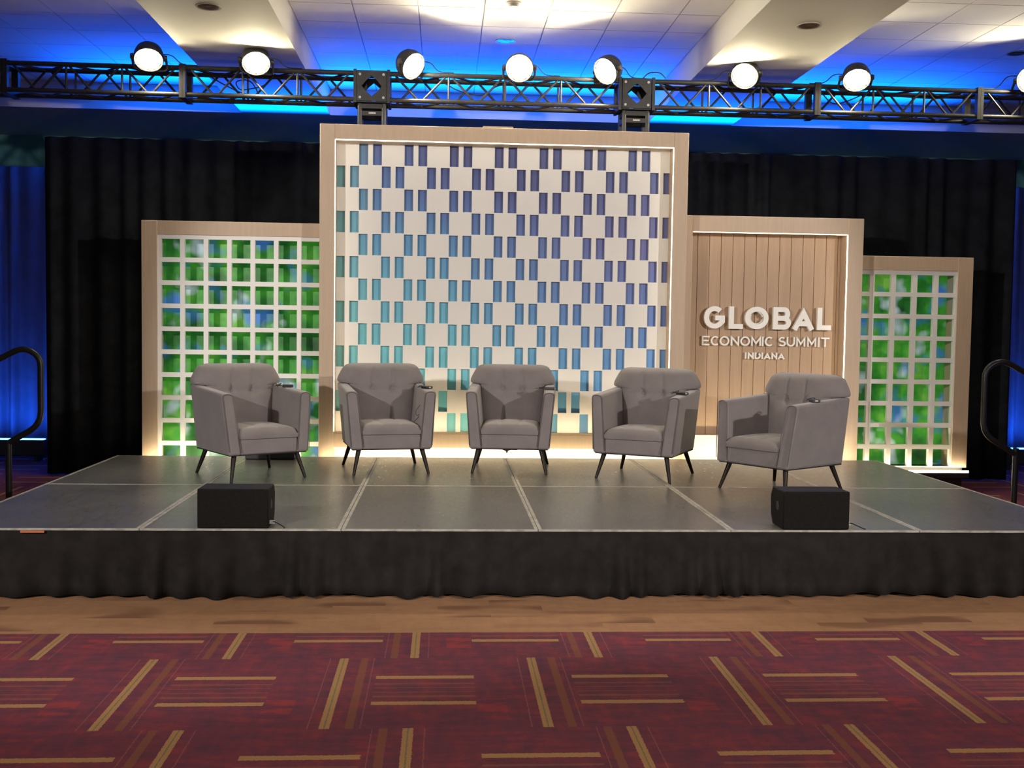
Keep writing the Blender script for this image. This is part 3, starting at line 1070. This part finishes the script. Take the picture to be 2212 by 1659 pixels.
# loose cables lying in the truss
def cable(name, pts, r, label, mat='cable'):
    return tag(MB().tube(arcpts(pts, 0.08, 5), r, 6).build(name, M[mat], None, 40), label, 'cable')


yc = (TY0 + TY1) / 2
cable('truss_cable', [(-3.05, yc, TZ1 + 0.03), (-2.85, yc - .03, TZ1 - .1), (-2.62, yc, TZ0 + 0.05), (-2.45, yc + .02, TZ0 + 0.04), (-2.55, yc, TZ0 + 0.2), (-2.7, yc, TZ0 + 0.17), (-2.65, yc, TZ0 + .08), (-2.4, yc, TZ0 + .13), (-2.3, yc, TZ1)], 0.006, 'loose black cable looping inside the truss left of the left corner block')
cable('truss_cable', [(-0.7, yc, TZ1), (-0.5, yc, TZ0 + 0.14), (-0.25, yc - .02, TZ0 + 0.08), (-0.1, yc, TZ0 + .2), (0.0, yc, TZ1 - .04), (0.2, yc, TZ1 + .02)], 0.006, 'loose black cable sagging inside the middle truss section')
cable('truss_cable', [(1.35, TY0 - .02, TZ1 + .02), (1.40, TY0 - .05, TZ1 + .075), (1.52, TY0 - .06, TZ1 + .08), (1.58, TY0 - .03, TZ1 + .03)], 0.006, 'short black cable arching over the right corner block')
cable('truss_cable', [(3.2, yc, TZ1), (3.35, yc, TZ0 + 0.1), (3.5, yc - .02, TZ0 + 0.14), (3.7, yc, TZ1 - .02), (4.1, yc, TZ1 - .05), (4.5, yc, TZ1 - .06), (4.7, yc, TZ1)], 0.006, 'loose black cable inside the truss right of the plank sign')


# ------------------------------------------------------------------ armchairs
def hexa(pts, name, mat, parent, bevel=0.018, seg=3):
    mb = MB().add(pts, HEXF)
    o = mb.build(name, mat, parent, bevel=bevel, seg=seg)
    return o


def make_chair():
    t = thing('armchair', '', 'armchair', (0, 0, DZ), group='armchairs on the stage')
    fab = M['fabric']
    ZB, ZF, ZK = 0.215, 0.700, 0.745
    for s_ in (-1, 1):
        # y: bottom front -.372, top front -.325, back .355
        p = []
        for (z, yf, yb, xi, xo, xib, xob) in ((ZB, -0.372, 0.350, 0.236, 0.345, 0.236, 0.335), (None, -0.318, 0.360, 0.288, 0.386, 0.292, 0.384)):
            zf = ZB if z else ZF
            zb = ZB if z else ZK
            p += [(s_ * xi, yf, zf), (s_ * xo, yf, zf), (s_ * xob, yb, zb), (s_ * xib, yb, zb)]
        hexa(p, 'arm', fab, t, 0.020, 3)
        # piping seam round the front panel of the arm
        e = 0.0035
        fr = [(s_ * 0.240, -0.3725, ZB + 0.02), (s_ * 0.290, -0.3225, ZF - 0.015), (s_ * 0.335, -0.322, ZF + 0.001), (s_ * 0.378, -0.322, ZF - 0.013), (s_ * 0.343, -0.3735, ZB + 0.03)]
        MB().tube(arcpts(fr, 0.02, 3), e, 6).build('piping', M['piping'], t, 60)
    MB().box(-0.245, 0.245, -0.362, 0.30, ZB + 0.002, 0.338).build('seat_base', fab, t, bevel=0.012, seg=2)
    # seat cushion: puffed grid
    nx, ny = 24, 20
    V, Fq = [], []
    X0, X1, Y0, Y1 = -0.262, 0.262, -0.375, 0.21
    for j in range(ny + 1):
        for i in range(nx + 1):
            u, v = i / nx * 2 - 1, j / ny * 2 - 1
            hw = 0.248 + 0.012 * (v + 1) / 2
            x, y = u * hw, Y0 + (Y1 - Y0) * j / ny
            ed = max(0.0, 1 - abs(u) ** 10) ** 0.5 * max(0.0, 1 - abs(v) ** 12) ** 0.5
            z = 0.372 + 0.052 * ed + 0.018 * (1 - u * u) * (1 - v * v)
            for gx in (-0.088, 0.088):
                z -= 0.007 * math.exp(-((x - gx) / 0.012) ** 2) * ed
                for gy in (-0.12, 0.08):
                    z -= 0.010 * math.exp(-(((x - gx) ** 2 + (y - gy) ** 2) / 0.025 ** 2)) * ed
            V.append((x, y, z))
    n0 = len(V)
    for j in range(ny + 1):
        for i in range(nx + 1):
            u, v = i / nx * 2 - 1, j / ny * 2 - 1
            x, y, _ = V[j * (nx + 1) + i]
            V.append((x * 0.985, y if v > -1 else y + 0.006, 0.340))
    for j in range(ny):
        for i in range(nx):
            a = j * (nx + 1) + i
            Fq.append((a, a + 1, a + nx + 2, a + nx + 1))
            Fq.append((n0 + a, n0 + a + nx + 1, n0 + a + nx + 2, n0 + a + 1))
    for i in range(nx):
        Fq.append((i, n0 + i, n0 + i + 1, i + 1))
        a = ny * (nx + 1) + i
        Fq.append((a, a + 1, n0 + a + 1, n0 + a))
    for j in range(ny):
        a = j * (nx + 1)
        Fq.append((a, a + nx + 1, n0 + a + nx + 1, n0 + a))
        a += nx
        Fq.append((a, n0 + a, n0 + a + nx + 1, a + nx + 1))
    obj('seat_cushion', mesh('seat_cushion', V, Fq, fab, 70), t)
    # backrest: rows of changing width, wings over the arms, rounded head
    rows = [(0.345, 0.262), (0.42, 0.266), (0.50, 0.272), (0.58, 0.279), (0.62, 0.2825), (0.645, 0.2845), (0.665, 0.286), (0.68, 0.287), (0.695, 0.2883), (0.71, 0.2895), (0.725, 0.291), (0.738, 0.292), (0.748, 0.376), (0.762, 0.386), (0.785, 0.384),
            (0.81, 0.374), (0.835, 0.361), (0.86, 0.347), (0.88, 0.335), (0.895, 0.322), (0.906, 0.305), (0.913, 0.280), (0.917, 0.245)]
    nx = 56
    V, Fq = [], []
    nr = len(rows)
    for side in (0, 1):
        for j, (z, w) in enumerate(rows):
            for i in range(nx + 1):
                u = i / nx * 2 - 1
                x = u * w
                rec = 0.165 + (z - 0.345) * 0.13
                if side == 0:
                    top = max(0.0, (z - 0.86) / 0.057)
                    ed = (1 - abs(u) ** 6)
                    y = rec - 0.045 * ed * (1 - 0.5 * top ** 2) + 0.050 * top ** 3
                    if z > 0.74:
                        y += 0.055 * abs(u) ** 5
                    for gx in (-0.088, 0.088):
                        up_ = 1 / (1 + math.exp(-(z - 0.68) / 0.01))
                        y += 0.014 * math.exp(-((x - gx) / 0.013) ** 2) * up_ * (1 - top)
                        y += 0.026 * math.exp(-(((x - gx) ** 2 + (z - 0.695) ** 2) / 0.032 ** 2))
                    y += 0.004 * math.exp(-((z - 0.695) / 0.012) ** 2) * (1 if abs(x) < 0.2 else 0)
                else:
                    top = max(0.0, (z - 0.87) / 0.047)
                    y = 0.362 + 0.02 * (z > 0.74) - 0.035 * top ** 2 - 0.03 * abs(u) ** 6 * (z > 0.74)
                V.append((x, y, z))
    B0 = nr * (nx + 1)
    for j in range(nr - 1):
        for i in range(nx):
            a = j * (nx + 1) + i
            Fq.append((a, a + 1, a + nx + 2, a + nx + 1))
            Fq.append((B0 + a, B0 + a + nx + 1, B0 + a + nx + 2, B0 + a + 1))
        for i in (0, nx):
            a = j * (nx + 1) + i
            Fq.append((a, a + nx + 1, B0 + a + nx + 1, B0 + a))
    for j in (0, nr - 1):
        for i in range(nx):
            a = j * (nx + 1) + i
            Fq.append((a, a + 1, B0 + a + 1, B0 + a))
    obj('backrest', mesh('backrest', V, Fq, fab, 55), t)
    for gx in (-0.088, 0.088):
        mb = MB().lathe([(0.013, 0.006), (0.012, 0.0), (0.006, -0.005), (0.001, -0.006)], 12)
        yb = 0.165 + (0.695 - 0.345) * 0.13 - 0.045 + 0.026 + 0.007
        mb.v = [(x + gx, y + yb, z + 0.695) for x, y, z in mb.v]
        mb.build('button', M['fabric'], t, 60)
    MB().box(-0.33, 0.33, -0.35, 0.34, ZB - 0.006, ZB + 0.004).build('underside', M['lining'], t)
    for sx in (-1, 1):
        for sy in (-1, 1):
            x1, y1 = sx * (0.319 if sy < 0 else 0.328), sy * 0.354
            x0, y0 = sx * 0.268, sy * 0.288
            MB().tube([(x0, y0, ZB), (x1, y1, 0.0)], [0.021, 0.012], 12).build('leg', M['leg'], t, 40)
    return t


chair_spots = [
    (-2.189, 2.3884, 0.5863, 'grey tufted armchair in front of the left green lattice wall, turned to the right'),
    (-1.1018, 2.8123, 0.203, 'grey tufted armchair with a thin cable looped inside its arm'),
    (0.0039, 2.8942, -0.0977, 'middle grey tufted armchair facing straight out, torn lining below its seat'),
    (1.1337, 2.4814, -0.4803, 'grey tufted armchair before the right edge of the tall wall, turned left'),
    (2.08, 1.74, -0.96, 'rightmost grey tufted armchair, turned far left, behind a floor speaker'),
]
chair0 = make_chair()
chairs = []
for i, (x, y, a, lab) in enumerate(chair_spots):
    c = chair0 if i == 0 else copy_tree(chair0)
    c.location = (x, y, DZ + 0.0016)
    c.rotation_euler = (0, 0, a)
    c['label'] = lab
    chairs.append(c)
# torn lining under the middle chair
V = [(-0.135, -0.340, 0.217), (0.10, -0.340, 0.217), (0.06, -0.342, 0.204), (0.015, -0.345, 0.206), (-0.01, -0.346, 0.200), (-0.022, -0.350, 0.172), (-0.032, -0.346, 0.196), (-0.06, -0.343, 0.207), (-0.10, -0.341, 0.212)]
m = mesh('torn_lining', V + [(x, y + 0.002, z) for x, y, z in V], [tuple(range(9)), tuple(range(17, 8, -1))] + [(i, (i + 1) % 9, 9 + (i + 1) % 9, 9 + i) for i in range(9)], M['lining'])
obj('torn_lining', m, chairs[2])


# headset microphone packs lying on the arms
def mic_pack(ci, lx, ly, rz, label, cord=False):
    x, y, a, _ = chair_spots[ci]
    zt = 0.745 - (0.36 - ly) / 0.678 * 0.045 + 0.001
    wx = x + lx * math.cos(a) - ly * math.sin(a)
    wy = y + lx * math.sin(a) + ly * math.cos(a)
    t = thing('microphone_pack', label, 'microphone', (wx, wy, DZ + zt), a + rz, group='headset microphone packs on the chair arms')
    MB().box(-0.032, 0.032, -0.045, 0.040, 0.001, 0.023).build('body', M['black_plastic'], t, bevel=0.004)
    MB().tube(arcpts([(0.02, 0.04, 0.012), (0.02, 0.09, 0.012), (0.0, 0.13, 0.010)], .02), 0.003, 6).build('antenna', M['cable'], t, 40)
    MB().tube(arcpts([(-0.02, 0.04, 0.012), (-0.03, 0.075, 0.02), (-0.005, 0.10, 0.022), (0.03, 0.085, 0.016), (0.03, 0.055, 0.03), (-0.01, 0.05, 0.032), (-0.025, 0.09, 0.006)], .02), 0.003, 6).build('lead', M['cable'], t, 40)
    MB().box(-0.012, 0.012, -0.0465, -0.045, 0.008, 0.018).build('display', M['silver_tag'], t)
    if cord:
        pts = [(-0.03, 0.0, 0.012), (-0.06, -0.02, -0.01), (-0.066, -0.04, -0.10), (-0.085, 0.02, -0.17), (-0.075, 0.06, -0.20), (-0.090, 0.02, -0.24), (-0.082, -0.035, -0.20), (-0.092, 0.0, -0.25), (-0.105, 0.05, -0.29), (-0.12, -0.03, -0.302)]
        MB().tube(arcpts(pts, 0.04, 5), 0.0022, 6).build('cord', M['cable'], t, 40)
    return t


mic_pack(0, 0.338, 0.02, 1.2, 'black microphone pack on the arm of the leftmost armchair')
mic_pack(1, 0.338, -0.12, 0.5, 'black microphone pack on the arm of the second armchair from the left, its cord dangling', True)
mic_pack(2, 0.338, -0.10, 1.3, 'black microphone pack on the arm of the middle armchair')
mic_pack(3, 0.338, -0.10, 1.1, 'black microphone pack on the arm of the second armchair from the right')
mic_pack(4, 0.338, -0.05, 1.0, 'black microphone pack on the arm of the rightmost armchair')


# ------------------------------------------------------------------ floor speakers
def monitor(xc, y0, w, label, port):
    t = thing('floor_speaker', label, 'speaker', (xc, y0, DZ + 0.0016), group='floor speakers at the stage edge')
    prof = [(0.0, 0.0), (0.0, 0.243), (0.235, 0.243), (0.275, 0.185), (0.262, 0.06), (0.225, 0.0)]
    V = [(-w / 2, y, z) for y, z in prof] + [(w / 2, y, z) for y, z in prof]
    n = len(prof)
    Fq = [tuple(range(n - 1, -1, -1)), tuple(range(n, 2 * n))] + [(i, (i + 1) % n, n + (i + 1) % n, n + i) for i in range(n)]
    MB().add(V, Fq).build('cabinet', M['speaker'], t, bevel=0.008, seg=2)
    # perforated grille on the face turned to the performers
    gv = Vector((0.275 - 0.262, 0.185 - 0.06))
    g = MB().add([(-w / 2 + .03, 0.2645, 0.075), (w / 2 - .03, 0.2645, 0.075), (w / 2 - .03, 0.2755, 0.175), (-w / 2 + .03, 0.2755, 0.175),
                  (-w / 2 + .03, 0.2715, 0.075), (w / 2 - .03, 0.2715, 0.075), (w / 2 - .03, 0.2825, 0.175), (-w / 2 + .03, 0.2825, 0.175)], HEXF)
    g.build('grille', M['black_plastic'], t)
    for s_ in (-1, 1):
        mb = MB().lathe([(0.030, 0.0), (0.030, 0.002), (0.024, 0.003), (0.010, 0.001)], 18)
        mb.v = [(s_ * (w / 2 + yy), 0.115 + xx_, 0.135 + zz) for xx_, yy, zz in mb.v]
        mb.build('pole_socket', M['black_plastic'], t, 40)
    if port:
        pts = [(w / 2, 0.06, 0.03), (w / 2 + 0.03, 0.05, 0.035), (w / 2 + 0.08, 0.03, 0.012), (w / 2 + 0.10, 0.0, 0.006), (w / 2 + 0.10, -0.012, 0.006)]
        MB().tube(arcpts(pts, 0.03), 0.004, 6).build('cable', M['cable'], t, 40)
        mb = MB().box(w / 2, w / 2 + 0.03, 0.05, 0.07, 0.02, 0.04)
        mb.build('plug', M['silver_tag'], t)
    return t


monitor(-1.880, 0.012, 0.430, 'black floor speaker on the stage edge in front of the leftmost armchair', True)
monitor(1.773, 0.020, 0.430, 'black floor speaker on the stage edge in front of the rightmost armchair', True)

# low black case behind the leftmost chair
t = thing('equipment_case', 'low black case at the rear stage edge behind the leftmost armchair', 'case', (-2.2, 3.54, DZ + 0.0016))
MB().box(-0.225, 0.225, -0.11, 0.11, 0.0, 0.13).build('body', M['black_plastic'], t, bevel=0.008)
MB().box(-0.228, 0.228, -0.113, 0.113, 0.085, 0.095).build('lid_seam', M['speaker'], t)
for s_ in (-1, 1):
    MB().box(s_ * 0.13 - 0.018, s_ * 0.13 + 0.018, -0.118, -0.11, 0.07, 0.11).build('latch', M['speaker'], t)


# ------------------------------------------------------------------ stair handrails at both ends
def handrail(pts, post_x, y, label, sgn):
    t = thing('handrail', label, 'handrail', (post_x, y, 0), group='stair handrails', world_children=True)
    MB().tube(arcpts([(x, y, z) for x, z in pts], 0.12, 7), 0.026, 14).build('rail', M['rail_metal'], t, 50)
    MB().tube([(post_x, y, 0.0), (post_x, y, 0.64)], 0.026, 14).build('post', M['rail_metal'], t, 50)
    MB().lathe([(0.055, 0.0), (0.055, 0.006), (0.03, 0.012)], 18, 'Z')
    x2 = post_x + sgn * 1.15
    MB().tube([(x2, y, 0.0), (x2, y, 0.88)], 0.026, 14).build('post', M['rail_metal'], t, 50)
    b = MB().lathe([(0.055, 0.0), (0.055, 0.006), (0.03, 0.012)], 18, 'Z')
    b.v = [(x + post_x, y_ + y, z) for x, y_, z in b.v]
    b.build('foot', M['rail_metal'], t, 40)
    return t


handrail([(-5.50, 0.74), (-4.18, 1.44), (-4.035, 1.36), (-4.035, 0.78), (-4.305, 0.62)], -4.308, 2.8, 'black looped stair handrail at the left end of the stage', -1)
handrail([(5.85, 0.70), (4.43, 1.44), (4.275, 1.36), (4.275, 0.77), (4.585, 0.585)], 4.590, 2.8, 'black looped stair handrail at the right end of the stage', 1)


# ------------------------------------------------------------------ blue LED bars on the floor before the side curtains
def led_bar(xc, y, label):
    t = thing('led_bar', label, 'stage light', (xc, y, 0), group='blue LED floor bars')
    MB().box(-0.5, 0.5, -0.06, 0.07, 0.07, 0.255).build('housing', M['lamp_black'], t, bevel=0.01)
    MB().box(-0.47, 0.47, -0.045, 0.055, 0.2555, 0.262).build('lens', M['led_blue'], t)
    for s_ in (-1, 1):
        MB().box(s_ * 0.4 - 0.02, s_ * 0.4 + 0.02, -0.09, 0.10, 0.0, 0.07).build('foot', M['lamp_black'], t)


led_bar(-5.80, 6.45, 'blue LED bar glowing on the floor before the left blue curtain')
led_bar(6.75, 6.25, 'blue LED bar glowing on the floor before the right blue curtain')
